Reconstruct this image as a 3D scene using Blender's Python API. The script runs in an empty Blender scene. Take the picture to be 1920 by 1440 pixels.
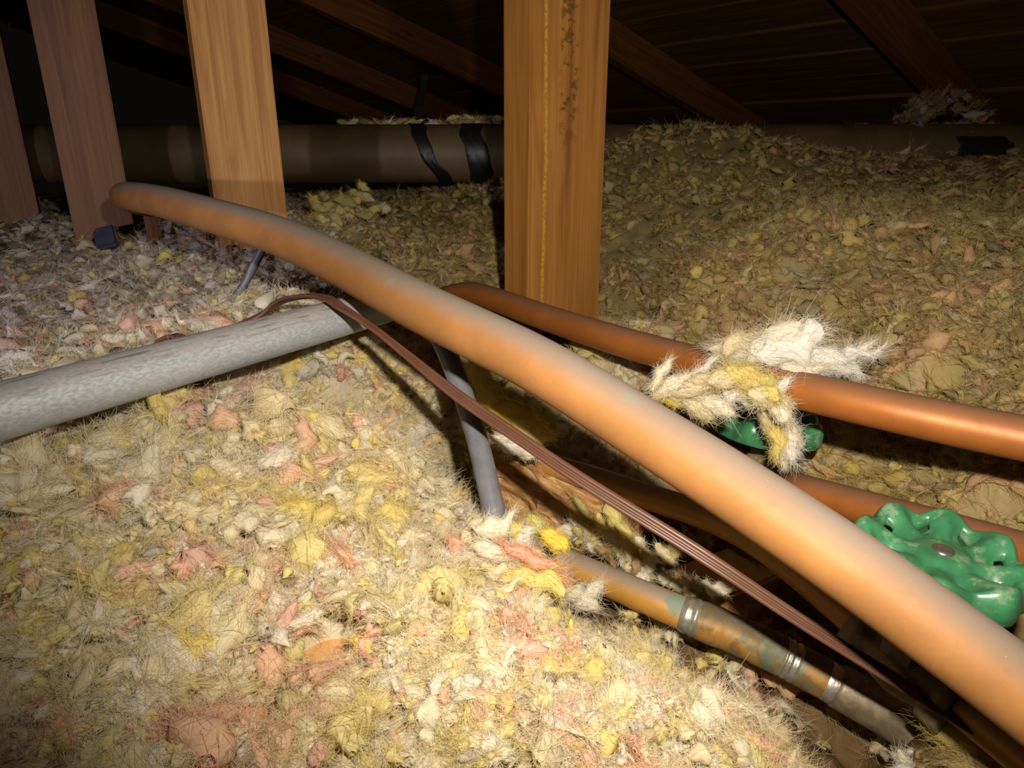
import bpy, bmesh, math, random
import numpy as np
from mathutils import Vector, Matrix

random.seed(7)
rng = np.random.default_rng(11)
S = bpy.context.scene
COL = S.collection
PI = math.pi

# ------------------------------------------------------------------ camera
CAM_Z = 0.36
PITCH = math.radians(19.0)
FPX = 1280.0
cd = bpy.data.cameras.new('camera'); cam = bpy.data.objects.new('camera', cd); COL.objects.link(cam)
cd.sensor_width = 36.0; cd.lens = FPX / 1920 * 36.0; cd.clip_start = 0.01
cam.location = (0, 0, CAM_Z); cam.rotation_euler = (PI / 2 - PITCH, 0, 0)
S.camera = cam
CP, SP = math.cos(PITCH), math.sin(PITCH)

def cw(X, Y, Z):
    """camera-frame metres (right, up, forward) -> world"""
    return Vector((X, Z * CP + Y * SP, CAM_Z + Y * CP - Z * SP))

def at(px, py, z):
    return cw((px - 960) / FPX * z, (720 - py) / FPX * z, z)

def on(px, py, h):
    """point of the view ray that lies h below the lens"""
    d = at(px, py, 1.0) - Vector((0, 0, CAM_Z))
    return Vector((0, 0, CAM_Z)) + d * (-h / d.z)

# ------------------------------------------------------------------ world, lights, exposure
w = bpy.data.worlds.new('world'); S.world = w; w.use_nodes = True
w.node_tree.nodes['Background'].inputs[0].default_value = (0.6, 0.5, 0.4, 1)
w.node_tree.nodes['Background'].inputs[1].default_value = 0.005
S.view_settings.view_transform = 'Standard'; S.view_settings.look = 'None'
S.view_settings.gamma = 1.0; S.view_settings.use_curve_mapping = False
S.view_settings.exposure = 0.0
S.cycles.diffuse_bounces = 4
S.cycles.max_bounces = 8

def spot(name, loc, target, energy, color, size, blend, radius):
    l = bpy.data.lights.new(name, 'SPOT'); o = bpy.data.objects.new(name, l); COL.objects.link(o)
    l.energy = energy; l.color = color; l.spot_size = math.radians(size); l.spot_blend = blend
    l.shadow_soft_size = radius
    o.location = loc
    o.rotation_euler = (Vector(target) - Vector(loc)).to_track_quat('-Z', 'Y').to_euler()
    return o
# camera flash, up and to the right of the lens
spot('flash', cw(0.035, 0.06, 0.0), at(1170, 585, 1.0), 15.0, (1.0, 0.90, 0.74), 126, 1.0, 0.007)
# hand lamp held to the left of the camera
spot('hand_lamp', cw(-0.36, -0.05, -0.10), at(330, 410, 1.0), 10.5, (0.94, 0.88, 1.0), 66, 0.8, 0.012)

# ------------------------------------------------------------------ helpers
def tag(o, label=None, cat=None, group=None, kind=None):
    if label: o['label'] = label
    if cat: o['category'] = cat
    if group: o['group'] = group
    if kind: o['kind'] = kind
    return o

def link(name, me, mat=None, parent=None):
    o = bpy.data.objects.new(name, me); COL.objects.link(o)
    if mat is not None and len(me.materials) == 0: me.materials.append(mat)
    if parent is not None: o.parent = parent
    return o

def empty(name, loc=(0, 0, 0)):
    o = bpy.data.objects.new(name, None); COL.objects.link(o); o.location = loc
    o.empty_display_size = 0.02
    return o

def mesh_np(name, V, F, smooth=True):
    """V (n,3), F (m,4) quads"""
    me = bpy.data.meshes.new(name)
    V = np.ascontiguousarray(V, dtype=np.float32); F = np.ascontiguousarray(F, dtype=np.int32)
    me.vertices.add(len(V)); me.vertices.foreach_set('co', V.ravel())
    me.loops.add(F.size); me.loops.foreach_set('vertex_index', F.ravel())
    me.polygons.add(len(F))
    me.polygons.foreach_set('loop_start', np.arange(0, F.size, F.shape[1], dtype=np.int32))
    try: me.polygons.foreach_set('loop_total', np.full(len(F), F.shape[1], dtype=np.int32))
    except Exception: pass
    me.update(calc_edges=True)
    me.polygons.foreach_set('use_smooth', np.full(len(F), smooth, dtype=bool))
    me.update()
    return me

def add_attr(me, name, data, typ='FLOAT_COLOR', dom='POINT'):
    a = me.attributes.new(name, typ, dom)
    key = 'color' if typ == 'FLOAT_COLOR' else ('vector' if typ == 'FLOAT_VECTOR' else 'value')
    a.data.foreach_set(key, np.ascontiguousarray(data, dtype=np.float32).ravel())

def spline(pts, n=24):
    """Catmull-Rom through 3D points"""
    P = [Vector(p) for p in pts]
    P = [P[0] * 2 - P[1]] + P + [P[-1] * 2 - P[-2]]
    out = []
    for i in range(1, len(P) - 2):
        a, b, c, d = P[i - 1], P[i], P[i + 1], P[i + 2]
        for k in range(n):
            t = k / n
            out.append(0.5 * ((2 * b) + (c - a) * t + (2 * a - 5 * b + 4 * c - d) * t * t + (3 * b - a - 3 * c + d) * t ** 3))
    out.append(P[-2])
    return out

def sweep(path, section, scale=None, twist=None, up=Vector((0, 0, 1)), cap=True, name='sweep', smooth=True):
    """section: list of (x,y); x is sideways, y along up"""
    n, m = len(path), len(section)
    V = []
    for i, p in enumerate(path):
        t = (path[min(i + 1, n - 1)] - path[max(i - 1, 0)]).normalized()
        s = t.cross(up)
        if s.length < 1e-4: s = t.cross(Vector((0, 1, 0)))
        s.normalize(); u = s.cross(t).normalized()
        k = 1.0 if scale is None else scale[i]
        a = 0.0 if twist is None else twist[i]
        ca, sa = math.cos(a), math.sin(a)
        for (x, y) in section:
            X, Y = (x * ca - y * sa) * k, (x * sa + y * ca) * k
            V.append(p + s * X + u * Y)
    F = []
    for i in range(n - 1):
        for j in range(m):
            F.append((i * m + j, i * m + (j + 1) % m, (i + 1) * m + (j + 1) % m, (i + 1) * m + j))
    me = bpy.data.meshes.new(name)
    faces = list(F)
    if cap:
        faces.append(tuple(range(m - 1, -1, -1))); faces.append(tuple((n - 1) * m + j for j in range(m)))
    me.from_pydata([tuple(v) for v in V], [], faces)
    for p in me.polygons: p.use_smooth = smooth and len(p.vertices) == 4
    me.update()
    return me

def circle(r, n=40):
    return [(r * math.cos(2 * PI * k / n), r * math.sin(2 * PI * k / n)) for k in range(n)]

def box_mesh(name, lx, ly, lz, bevel=0.002, jitter=0.0, cuts=0):
    """box along local x from 0..lx, centred in y and z"""
    bm = bmesh.new()
    bmesh.ops.create_cube(bm, size=1.0)
    for v in bm.verts:
        v.co = Vector(((v.co.x + .5) * lx, v.co.y * ly, v.co.z * lz))
    if bevel: bmesh.ops.bevel(bm, geom=bm.edges[:], offset=bevel, segments=2, affect='EDGES')
    if jitter:
        for v in bm.verts: v.co += Vector((0, random.uniform(-1, 1), random.uniform(-1, 1))) * jitter
    me = bpy.data.meshes.new(name); bm.to_mesh(me); bm.free()
    return me

def frame(o, loc, xdir, zhint=Vector((0, 0, 1))):
    x = Vector(xdir).normalized(); y = Vector(zhint).cross(x).normalized(); z = x.cross(y)
    M = Matrix((x, y, z)).transposed().to_4x4(); M.translation = Vector(loc)
    o.matrix_world = M
    return o

def lathe(name, prof, n=32, mat=None, parent=None, hexed=False):
    """prof: list of (r,z); n=6 for a nut"""
    V = []; F = []
    m = len(prof)
    for (r, z) in prof:
        for k in range(n):
            a = 2 * PI * k / n
            V.append((r * math.cos(a), r * math.sin(a), z))
    for i in range(m - 1):
        for k in range(n):
            F.append((i * n + k, i * n + (k + 1) % n, (i + 1) * n + (k + 1) % n, (i + 1) * n + k))
    F.append(tuple(range(n - 1, -1, -1))); F.append(tuple((m - 1) * n + k for k in range(n)))
    me = bpy.data.meshes.new(name); me.from_pydata(V, [], F)
    for p in me.polygons: p.use_smooth = (not hexed) and len(p.vertices) == 4
    me.update()
    return link(name, me, mat, parent)

# ------------------------------------------------------------------ materials
class NT:
    def __init__(s, name):
        s.m = bpy.data.materials.new(name); s.m.use_nodes = True
        s.t = s.m.node_tree; s.b = s.t.nodes['Principled BSDF']; s.out = s.t.nodes['Material Output']
    def n(s, typ, **kw):
        x = s.t.nodes.new(typ)
        for k, v in kw.items(): setattr(x, k, v)
        return x
    def l(s, a, b): s.t.links.new(a, b)
    def noise(s, vec, scale, detail=4, rough=.55, dist=0.0):
        x = s.n('ShaderNodeTexNoise'); x.inputs['Scale'].default_value = scale; x.inputs['Detail'].default_value = detail
        x.inputs['Roughness'].default_value = rough; x.inputs['Distortion'].default_value = dist
        if vec is not None: s.l(vec, x.inputs['Vector'])
        return x.outputs['Fac']
    def mapping(s, vec, scale=(1, 1, 1), loc=(0, 0, 0)):
        x = s.n('ShaderNodeMapping'); x.inputs['Scale'].default_value = scale; x.inputs['Location'].default_value = loc
        s.l(vec, x.inputs['Vector']); return x.outputs[0]
    def ramp(s, fac, stops, interp='LINEAR'):
        x = s.n('ShaderNodeValToRGB'); x.color_ramp.interpolation = interp
        e = x.color_ramp.elements
        while len(e) < len(stops): e.new(0.5)
        for i, (p, c) in enumerate(stops):
            e[i].position = p; e[i].color = (*c, 1) if len(c) == 3 else c
        s.l(fac, x.inputs[0]); return x.outputs[0]
    def mr(s, v, a, b, c=0.0, d=1.0, smooth=True):
        x = s.n('ShaderNodeMapRange'); x.interpolation_type = 'SMOOTHSTEP' if smooth else 'LINEAR'
        for i, q in enumerate((a, b, c, d)): x.inputs[i + 1].default_value = q
        s.l(v, x.inputs[0]); return x.outputs[0]
    def mix(s, f, a, b, mode='MIX'):
        x = s.n('ShaderNodeMix', data_type='RGBA', blend_type=mode)
        for sock, v in ((x.inputs[0], f), (x.inputs[6], a), (x.inputs[7], b)):
            if isinstance(v, (int, float)): sock.default_value = v
            elif isinstance(v, tuple): sock.default_value = (*v, 1)
            else: s.l(v, sock)
        return x.outputs[2]
    def math(s, op, a, b=None):
        x = s.n('ShaderNodeMath', operation=op)
        for i, v in enumerate((a, b)):
            if v is None: continue
            if isinstance(v, (int, float)): x.inputs[i].default_value = v
            else: s.l(v, x.inputs[i])
        return x.outputs[0]
    def bump(s, h, strength=.3, dist=.001):
        x = s.n('ShaderNodeBump'); x.inputs['Strength'].default_value = strength; x.inputs['Distance'].default_value = dist
        s.l(h, x.inputs['Height']); return x.outputs[0]
    def set(s, **kw):
        names = dict(color='Base Color', rough='Roughness', metal='Metallic', normal='Normal', spec='Specular IOR Level', coat='Coat Weight')
        for k, v in kw.items():
            sock = s.b.inputs[names[k]]
            if isinstance(v, (int, float)): sock.default_value = v
            elif isinstance(v, tuple): sock.default_value = (*v, 1)
            else: s.l(v, sock)
        return s.m
    def obj(s): return s.n('ShaderNodeTexCoord').outputs['Object']
    def geo(s): return s.n('ShaderNodeNewGeometry')

def mat_wool(name='wool', hair=False):
    t = NT(name)
    col = t.n('ShaderNodeAttribute', attribute_name='tint').outputs['Color']
    t.t.nodes.remove(t.b)
    d = t.n('ShaderNodeBsdfDiffuse'); tr = t.n('ShaderNodeBsdfTranslucent'); mx = t.n('ShaderNodeMixShader')
    mx.inputs[0].default_value = 0.5 if hair else 0.42
    if not hair:
        fv = t.n('ShaderNodeAttribute', attribute_name='fib').outputs['Vector']
        n1 = t.noise(t.mapping(fv, (1.2, 34.0, 1.0)), 1.0, 5, .65, 1.2)
        n2 = t.noise(t.mapping(fv, (2.2, 5.0, 1.0)), 1.0, 4, .6, .5)
        streak = t.mr(n1, .30, .72, .86, 1.08)
        g = t.n('ShaderNodeVectorMath', operation='SCALE'); t.l(col, g.inputs[0]); t.l(streak, g.inputs['Scale'])
        soil = t.mr(n2, .58, .82, 0, .3)
        c = t.mix(soil, g.outputs[0], (0.46, 0.33, 0.17))
        bn = t.bump(t.math('ADD', t.math('MULTIPLY', n1, .7), n2), .45, .0009)
        for q in (d, tr): t.l(c, q.inputs['Color']); t.l(bn, q.inputs['Normal'])
    else:
        for q in (d, tr): t.l(col, q.inputs['Color'])
    t.l(d.outputs[0], mx.inputs[1]); t.l(tr.outputs[0], mx.inputs[2]); t.l(mx.outputs[0], t.out.inputs['Surface'])
    return t.m

def mat_wood(name, light, mid, dark, along=(3.0, 60.0, 60.0), marks=None, dust=0.0, knots=True, seed=0.0):
    t = NT(name); oc = t.obj()
    v = t.mapping(oc, along, (seed, seed * 1.7, seed * .6))
    n1 = t.noise(v, 1.0, 6, .6, 1.2)
    v2 = t.mapping(oc, (along[0] * 1.5, along[1] * 5, along[2] * 5), (seed * 3, 0, 1))
    n2 = t.noise(v2, 1.0, 5, .7, .4)
    c = t.ramp(n1, [(.30, dark), (.47, mid), (.62, light), (.8, mid)])
    c = t.mix(t.mr(n2, .38, .7, .32, 0), c, dark)
    blot = t.noise(t.mapping(oc, (6, 14, 14), (seed, 2, 3)), 1.0, 3)
    c = t.mix(t.mr(blot, .58, .75, 0, .35), c, tuple(x * .55 for x in mid))
    if knots:
        vo = t.n('ShaderNodeTexVoronoi'); vo.inputs['Scale'].default_value = 1.0
        t.l(t.mapping(oc, (5.5, 16, 16), (seed, .4, .7)), vo.inputs['Vector'])
        c = t.mix(t.mr(vo.outputs['Distance'], .03, .17, .6, 0), c, tuple(x * .35 for x in dark))
    if marks: c = marks(t, oc, c)
    bn = t.bump(t.math('ADD', n2, t.math('MULTIPLY', n1, .4)), .35, .0012)
    return t.set(color=c, rough=.55, normal=bn, spec=.3)

def mat_copper(name, base, dusty=(.30, .27, .24), dust=.75, spots=(), metal=.35, rough=.42, green=.15, brown=.0):
    t = NT(name); g = t.geo(); pos = g.outputs['Position']
    n1 = t.noise(pos, 28, 5, .6); n2 = t.noise(pos, 160, 4, .6); n3 = t.noise(pos, 900, 3, .6)
    c = t.mix(t.mr(n1, .35, .7), tuple(x * .80 for x in base), base)
    c = t.mix(t.mr(n2, .55, .8, 0, .30), c, (base[0] * .55, base[1] * .45, base[2] * .45))
    if brown: c = t.mix(t.mr(t.noise(pos, 110, 4, .6), .42, .6, 0, brown), c, (.15, .10, .045))
    sp = t.n('ShaderNodeSeparateXYZ'); t.l(g.outputs['Normal'], sp.inputs[0])
    top = t.mr(t.math('ADD', sp.outputs[2], t.math('MULTIPLY', t.math('SUBTRACT', n1, .5), .30)), .34, 1.04)
    df = t.math('MULTIPLY', top, dust)
    c = t.mix(df, c, dusty)
    gr = t.mr(t.noise(pos, 75, 5, .65), .64 if green < .5 else .48, .74 if green < .5 else .60, 0, green)
    c = t.mix(gr, c, (.12, .19, .14))
    for (p, r, k) in spots:
        dn = t.n('ShaderNodeVectorMath', operation='DISTANCE'); t.l(pos, dn.inputs[0]); dn.inputs[1].default_value = p
        f = t.mr(t.math('ADD', dn.outputs['Value'], t.math('MULTIPLY', t.math('SUBTRACT', n2, .5), r * 1.6)), r * .55, r, k, 0)
        c = t.mix(f, c, (.15, .225, .18))
        df = t.math('MAXIMUM', df, f)
    c = t.mix(t.mr(n3, .70, .78, 0, .35), c, (.62, .56, .48))
    rg = t.math('ADD', t.math('MULTIPLY', n2, .15), rough - .07)
    rg = t.math('ADD', rg, t.math('MULTIPLY', df, .3))
    mt = t.math('MULTIPLY', t.math('SUBTRACT', 1.0, df), metal)
    return t.set(color=c, rough=rg, metal=mt, normal=t.bump(n2, .10, .0006))

def mat_galv():
    t = NT('galvanized_steel'); oc = t.obj(); g = t.geo()
    v = t.mapping(oc, (45, 500, 500)); n1 = t.noise(v, 1.0, 5, .65)
    n2 = t.noise(t.mapping(oc, (400, 900, 900)), 1.0, 3, .6); n3 = t.noise(t.mapping(oc, (14, 160, 160)), 1.0, 4, .6)
    c = t.mix(t.mr(n2, .25, .8), (.40, .44, .48), (.54, .58, .62))
    sp = t.n('ShaderNodeSeparateXYZ'); t.l(g.outputs['Normal'], sp.inputs[0])
    top = t.mr(t.math('ADD', sp.outputs[2], t.math('MULTIPLY', t.math('SUBTRACT', n3, .5), .7)), .35, .80)
    c = t.mix(t.math('MULTIPLY', top, .62), c, (.50, .46, .45))
    c = t.mix(t.math('MULTIPLY', top, t.mr(n1, .52, .66, 0, .75)), c, (.17, .15, .14))
    return t.set(color=c, metal=.45, rough=t.mr(n2, .3, .7, .38, .6), normal=t.bump(n2, .10, .0003))

def mat_plain(name, color, rough=.5, metal=0.0, var=.25, scale=120, dust=None, bump=.1, spec=.5):
    t = NT(name); oc = t.obj(); n1 = t.noise(oc, scale, 5, .6)
    c = t.mix(t.mr(n1, .35, .7), tuple(x * (1 - var) for x in color), color)
    if dust:
        n2 = t.noise(oc, scale * 1.7, 4, .7)
        c = t.mix(t.mr(n2, dust[1], dust[1] + .14, 0, dust[2]), c, dust[0])
    return t.set(color=c, rough=rough, metal=metal, normal=t.bump(n1, bump, .0008), spec=spec)

WOOL = mat_wool(); FUZZ = mat_wool('wool_fibre', True)

def post_marks(t, oc, c):
    # faded dark stamp blotches down the middle of the face, and a yellow resin seam
    sp = t.n('ShaderNodeSeparateXYZ'); t.l(oc, sp.inputs[0])
    nb = t.noise(t.mapping(oc, (130, 95, 95)), 1.0, 3, .6)
    band = t.math('MULTIPLY', t.mr(sp.outputs[1], -.012, -.004), t.mr(sp.outputs[1], .016, .010))
    hi = t.mr(sp.outputs[0], .15, .21)
    f = t.math('MULTIPLY', t.math('MULTIPLY', band, hi), t.mr(nb, .50, .58, 0, .75))
    c = t.mix(f, c, (.09, .04, .015))
    wob = t.math('MULTIPLY', t.math('SUBTRACT', t.noise(t.mapping(oc, (9, 1, 1)), 1.0, 4), .5), .012)
    sd = t.math('ABSOLUTE', t.math('SUBTRACT', t.math('ADD', sp.outputs[1], wob), .030))
    f2 = t.math('MULTIPLY', t.mr(sd, .0004, .0030, 1, 0), t.mr(t.noise(oc, 320, 3), .38, .6, .15, .8))
    c = t.mix(f2, c, (.52, .33, .03))
    return c
POSTW = mat_wood('post_wood', (.41, .185, .042), (.34, .145, .031), (.20, .075, .017), marks=post_marks, knots=False)
POSTW2 = mat_wood('pale_post_wood', (.60, .33, .11), (.48, .23, .065), (.28, .11, .03), seed=3.1)
POSTW3 = mat_wood('brown_post_wood', (.29, .135, .055), (.23, .10, .038), (.14, .055, .02), seed=5.7)
RAFT = mat_wood('rafter_wood', (.29, .11, .025), (.22, .075, .016), (.12, .04, .01), seed=8.3)
DECK = mat_wood('deck_wood', (.22, .115, .04), (.15, .075, .025), (.08, .04, .015), seed=1.9)
JOIST = mat_wood('joist_wood', (.62, .36, .16), (.54, .29, .11), (.36, .17, .06), seed=9.1)
ROUGHW = mat_wood('rough_wood', (.56, .34, .15), (.40, .21, .08), (.14, .06, .02), along=(30, 50, 90), seed=4.4)
CABLE = mat_plain('brown_cable_plastic', (.125, .055, .035), .42, 0, .2, 60, ((.35, .27, .22), .66, .35), .05)
GREYC = mat_plain('grey_cable_plastic', (.16, .165, .19), .36, 0, .25, 90, ((.4, .38, .36), .62, .3), .06)
GREEN = mat_plain('green_enamel', (.042, .185, .085), .30, 0, .34, 55, ((.27, .32, .21), .54, .5), .05)
STEEL = mat_plain('dull_steel', (.30, .27, .25), .35, .8, .3, 200, ((.2, .12, .07), .6, .5), .1)
BRASS = mat_plain('dirty_brass', (.26, .20, .13), .5, .35, .45, 130, ((.45, .38, .24), .58, .5), .4)
SOLDER = mat_plain('solder', (.52, .49, .42), .36, .7, .35, 240, ((.30, .26, .17), .60, .5), .5)
DUCTM = mat_plain('brown_duct_wrap', (.12, .08, .032), .6, 0, .3, 14, ((.10, .07, .03), .6, .5), .2)
TAPE = mat_plain('black_mastic', (.012, .011, .011), .45, 0, .4, 60, ((.16, .14, .12), .68, .5), .7)
BLUE = mat_plain('dark_blue_plastic', (.05, .05, .085), .7, 0, .3, 60)
PLASTER = mat_plain('plasterboard', (.42, .36, .27), .9, 0, .2, 20)
STRAP = mat_plain('hanger_metal', (.17, .18, .20), .45, .5, .3, 90)

# ------------------------------------------------------------------ structure: floor, roof
def slab(name, x0, x1, y0, y1, z0, z1, mat):
    me = box_mesh(name, x1 - x0, y1 - y0, z1 - z0, 0)
    o = link(name, me, mat); o.location = (x0, (y0 + y1) / 2, (z0 + z1) / 2)
    return o
tag(slab('floor', -4.2, 4.2, -.8, 5.2, -.03, 0, PLASTER), kind='structure')

RD = Vector((.776, .63, 0)); RN = Vector((-.63, .776, 0))
SL = .30
def roof(s, n, off=0.0):
    """underside of the deck; s down the slope, n across the rafters"""
    p = RD * s + RN * n; p.z = 1.03 - SL * s + off
    return p
RDIR = (RD + Vector((0, 0, -SL))).normalized()
RUP = RN.cross(RDIR) * -1
if RUP.z < 0: RUP = -RUP
me = box_mesh('ceiling', 4.6, 6.6, .012, 0)
ceil = link('ceiling', me, DECK); frame(ceil, roof(-1.0, 1.6, .13), RDIR, RUP); tag(ceil, kind='structure')
pw = .145
plank_me = box_mesh('plank', 6.4, pw - .006, .020, .0007)
bpy.context.view_layer.update()
for k in range(26):
    o = link('plank', plank_me, DECK)
    p = roof(-.9 + k * pw, -1.6, .099 + random.uniform(-.003, .003))
    frame(o, p, RN, RUP)
    o.parent = ceil; o.matrix_parent_inverse = ceil.matrix_world.inverted()

raft_me = box_mesh('rafter', 3.75, .038, .089, .002)
RL = ['dark roof rafter slanting down to the right-hand pile of wool fluff',
      'roof rafter passing behind the front wooden post',
      'orange-lit roof rafter slanting between the pale post and front post',
      'dim roof rafter high behind the pale left post',
      'dim roof rafter far back at the upper left']
for k, lab in enumerate(RL):
    o = link('rafter', raft_me, RAFT)
    frame(o, roof(-1.0, .713 + .682 * k, .042), RDIR, RUP)
    tag(o, lab, 'rafter', 'roof rafters under the deck')
# ------------------------------------------------------------------ terrain of the insulation
# (px, py, height below the lens) seen points, and (x, y, z) extra ones
ctl = []
for (px, py, h) in [(60, 900, .140), (200, 820, .142), (420, 745, .142), (620, 690, .150), (100, 1050, .142), (300, 1000, .145), (520, 930, .155),
                    (80, 1300, .135), (300, 1300, .145), (560, 1330, .158), (560, 1100, .152), (760, 1200, .160), (900, 1400, .165), (700, 800, .172),
                    (1100, 1400, .172), (1300, 1425, .195), (930, 1130, .198), (960, 1050, .212), (1000, 1175, .207), (968, 1192, .226), (1080, 1230, .185), (1200, 1290, .195), (1400, 1380, .215), (1470, 1435, .235), (1560, 1410, .305), (1640, 1425, .315), (1560, 1345, .312), (1780, 1435, .32), (1400, 1300, .285),
                    (640, 900, .228), (760, 950, .258), (790, 850, .222), (870, 950, .272), (850, 790, .215), (800, 740, .182), (770, 660, .168), (840, 690, .190), (950, 800, .215), (930, 720, .20), (740, 1015, .186), (830, 1045, .20),
                    (1150, 985, .275), (1250, 1080, .285), (1330, 1000, .31), (1450, 1150, .31), (1600, 1230, .315), (1000, 840, .27), (1150, 850, .29),
                    (1400, 950, .29), (1700, 1400, .31), (1560, 1080, .30), (1000, 920, .265), (1250, 1180, .285), (1480, 1310, .295), (1100, 1120, .275),
                    (1250, 760, .19), (1100, 690, .17), (980, 620, .160), (900, 570, .165), (1060, 655, .165), (1850, 1430, .31), (1780, 1310, .31), (1700, 1310, .31), (1560, 860, .205), (1750, 910, .195), (1880, 960, .195), (1900, 1180, .20), (1750, 1130, .24),
                    (1200, 620, .140), (1400, 600, .125), (1650, 640, .122), (1860, 680, .13), (1250, 540, .120), (1500, 520, .105), (1800, 560, .105),
                    (150, 640, .142), (350, 560, .142), (520, 540, .138), (700, 480, .135), (850, 520, .142), (40, 560, .150), (180, 500, .150), (900, 460, .12), (640, 420, .118)]:
    p = on(px, py, h); ctl.append((p.x, p.y, p.z))
for (px, d, h) in [(1250, .95, .055), (1450, 1.0, .045), (1700, 1.0, .05), (1900, .95, .055), (1300, 1.2, -.035), (1450, 1.22, -.005), (1600, 1.25, .015), (1800, 1.25, .02), (1920, 1.25, .015),
                   (1200, 1.15, -.01), (1050, 1.1, .068), (900, 1.12, .080), (750, 1.12, .092), (640, 1.05, .095), (500, 1.1, .10), (430, .80, .116), (500, .78, .112), (400, .95, .108), (350, 1.1, .115), (100, 1.05, .13), (-100, 1.0, .13),
                   (200, 1.6, .13), (700, 1.6, .10), (1000, 1.7, .06), (1400, 1.8, -.03), (1800, 1.8, -.05), (2300, 1.3, .02), (2400, .6, .10), (-400, .8, .14)]:
    x = (px - 960) / FPX * d; ctl.append((x, d, CAM_Z - h))
for (x, y, z) in [(-.35, .05, .225), (0, .05, .2), (.35, .1, .15), (.5, .3, .19), (-.6, .3, .22), (-1.5, 1.0, .22), (-1.5, 2.2, .22), (1.8, 1.2, .32), (1.8, 2.2, .36), (0, 2.4, .28), (.8, .2, .2), (-.9, .1, .22), (.16, .12, .08), (.25, .2, .07)]:
    ctl.append((x, y, z))
ctl = np.array(ctl)
def tps_fit(P, z, lam=1.2e-3):
    n = len(P); d = np.linalg.norm(P[:, None] - P[None], axis=2)
    K = np.where(d > 0, d * d * np.log(np.maximum(d, 1e-9)), 0) + lam * np.eye(n)
    A = np.zeros((n + 3, n + 3)); A[:n, :n] = K; Q = np.c_[np.ones(n), P]; A[:n, n:] = Q; A[n:, :n] = Q.T
    return np.linalg.solve(A, np.r_[z, 0, 0, 0])
# work in (azimuth, log r) so that near detail is kept
def warp(x, y):
    r = np.hypot(x, y) + 1e-6
    return np.c_[np.arctan2(x, y), np.log(r)]
WP = warp(ctl[:, 0], ctl[:, 1]); TW = tps_fit(WP, ctl[:, 2])
def tz(x, y):
    x = np.asarray(x, float); y = np.asarray(y, float); sh = x.shape
    Q = warp(x.ravel(), y.ravel()); out = np.zeros(len(Q))
    for i in range(0, len(Q), 20000):
        q = Q[i:i + 20000]; d = np.linalg.norm(q[:, None] - WP[None], axis=2)
        K = np.where(d > 0, d * d * np.log(np.maximum(d, 1e-9)), 0)
        out[i:i + 20000] = K @ TW[:-3] + TW[-3] + q @ TW[-2:]
    out = np.clip(out, .035, .46)
    return out.reshape(sh)
_ph = rng.uniform(0, 6.28, (24,)); _dir = rng.uniform(0, 6.28, (24,))
def vnoise(x, y, scale, k0=0):
    """cheap smooth noise about -1..1"""
    o = 0
    for k in range(6):
        f = scale * (1 + .37 * k); a = _dir[(k + k0) % 24]
        o = o + np.sin((x * np.cos(a) + y * np.sin(a)) * f + _ph[(k + k0) % 24] + 1.3 * np.sin((y * np.cos(a) - x * np.sin(a)) * f * .8 + _ph[(k + 7 + k0) % 24]))
    return o / 3.2
def bumps(x, y):
    o = .006 * vnoise(x, y, 70, 0) + .0025 * vnoise(x, y, 190, 5)
    for (q, r, dp) in DIPS: o = o - dp * np.exp(-((x - q.x) ** 2 + (y - q.y) ** 2) / r ** 2)
    return o
DIPS = [(on(1690, 1400, .24), .034, .055), (on(1640, 1390, .27), .02, .012), (on(1800, 1430, .24), .04, .05)]

CREAM = (.80, .70, .47); PALE = (.83, .77, .63); WHITE = (.84, .80, .74); YEL = (.80, .67, .26); BRY = (.84, .67, .13); OLIVE = (.60, .53, .22)
PINK = (.82, .47, .33); ROSE = (.83, .44, .40); BRN = (.47, .34, .17); GREY = (.46, .42, .38); LILAC = (.60, .54, .58)
PAL = np.array([CREAM, PALE, WHITE, YEL, BRY, OLIVE, PINK, ROSE, BRN, GREY, LILAC])
def colours(x, y, big=False):
    n = len(x); r = np.hypot(x, y); az = np.arctan2(x, y)
    W = np.zeros((n, len(PAL)))
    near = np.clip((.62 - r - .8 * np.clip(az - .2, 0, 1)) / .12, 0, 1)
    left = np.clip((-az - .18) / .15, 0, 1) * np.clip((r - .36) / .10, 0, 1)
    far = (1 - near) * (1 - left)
    wn = np.array([.32, .24, .13, .15, .05, .015, .055, .02, .02, .005, .0])
    wl = np.array([.14, .22, .24, .06, .02, .01, .05, .06, .015, .09, .20])  # left wool: real white and pink, plus the hand lamp's lilac tint as colour
    wf = np.array([.16, .06, .04, .16, .06, .15, .09, .05, .22, .05, .0])
    W = near[:, None] * (1 - left[:, None]) * wn + left[:, None] * wl + far[:, None] * wf
    pk = np.clip(vnoise(x, y, 26, 3), 0, 1); ye = np.clip(vnoise(x, y, 20, 9), 0, 1)
    W[:, 6] *= 1 + 3.0 * pk; W[:, 7] *= 1 + 3 * pk; W[:, 3] *= 1 + 2.2 * ye; W[:, 4] *= 1 + 2.2 * ye
    W /= W.sum(1, keepdims=True); C = W.cumsum(1); u = rng.random(n)[:, None]
    idx = (u > C).sum(1).clip(0, len(PAL) - 1)
    c = PAL[idx] * rng.uniform(.88, 1.06, (n, 1))
    c = c * .66 + .34 * np.array([.82, .73, .50])
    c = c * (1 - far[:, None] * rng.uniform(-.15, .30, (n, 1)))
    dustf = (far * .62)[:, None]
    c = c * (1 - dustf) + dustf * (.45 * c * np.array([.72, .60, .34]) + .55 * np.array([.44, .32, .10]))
    return np.clip(c, 0, .88)

def ortho(T, Nn):
    T = T / np.linalg.norm(T, axis=1, keepdims=True)
    B = np.cross(Nn, T); B /= np.linalg.norm(B, axis=1, keepdims=True) + 1e-9
    return T, B, np.cross(T, B)

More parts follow.
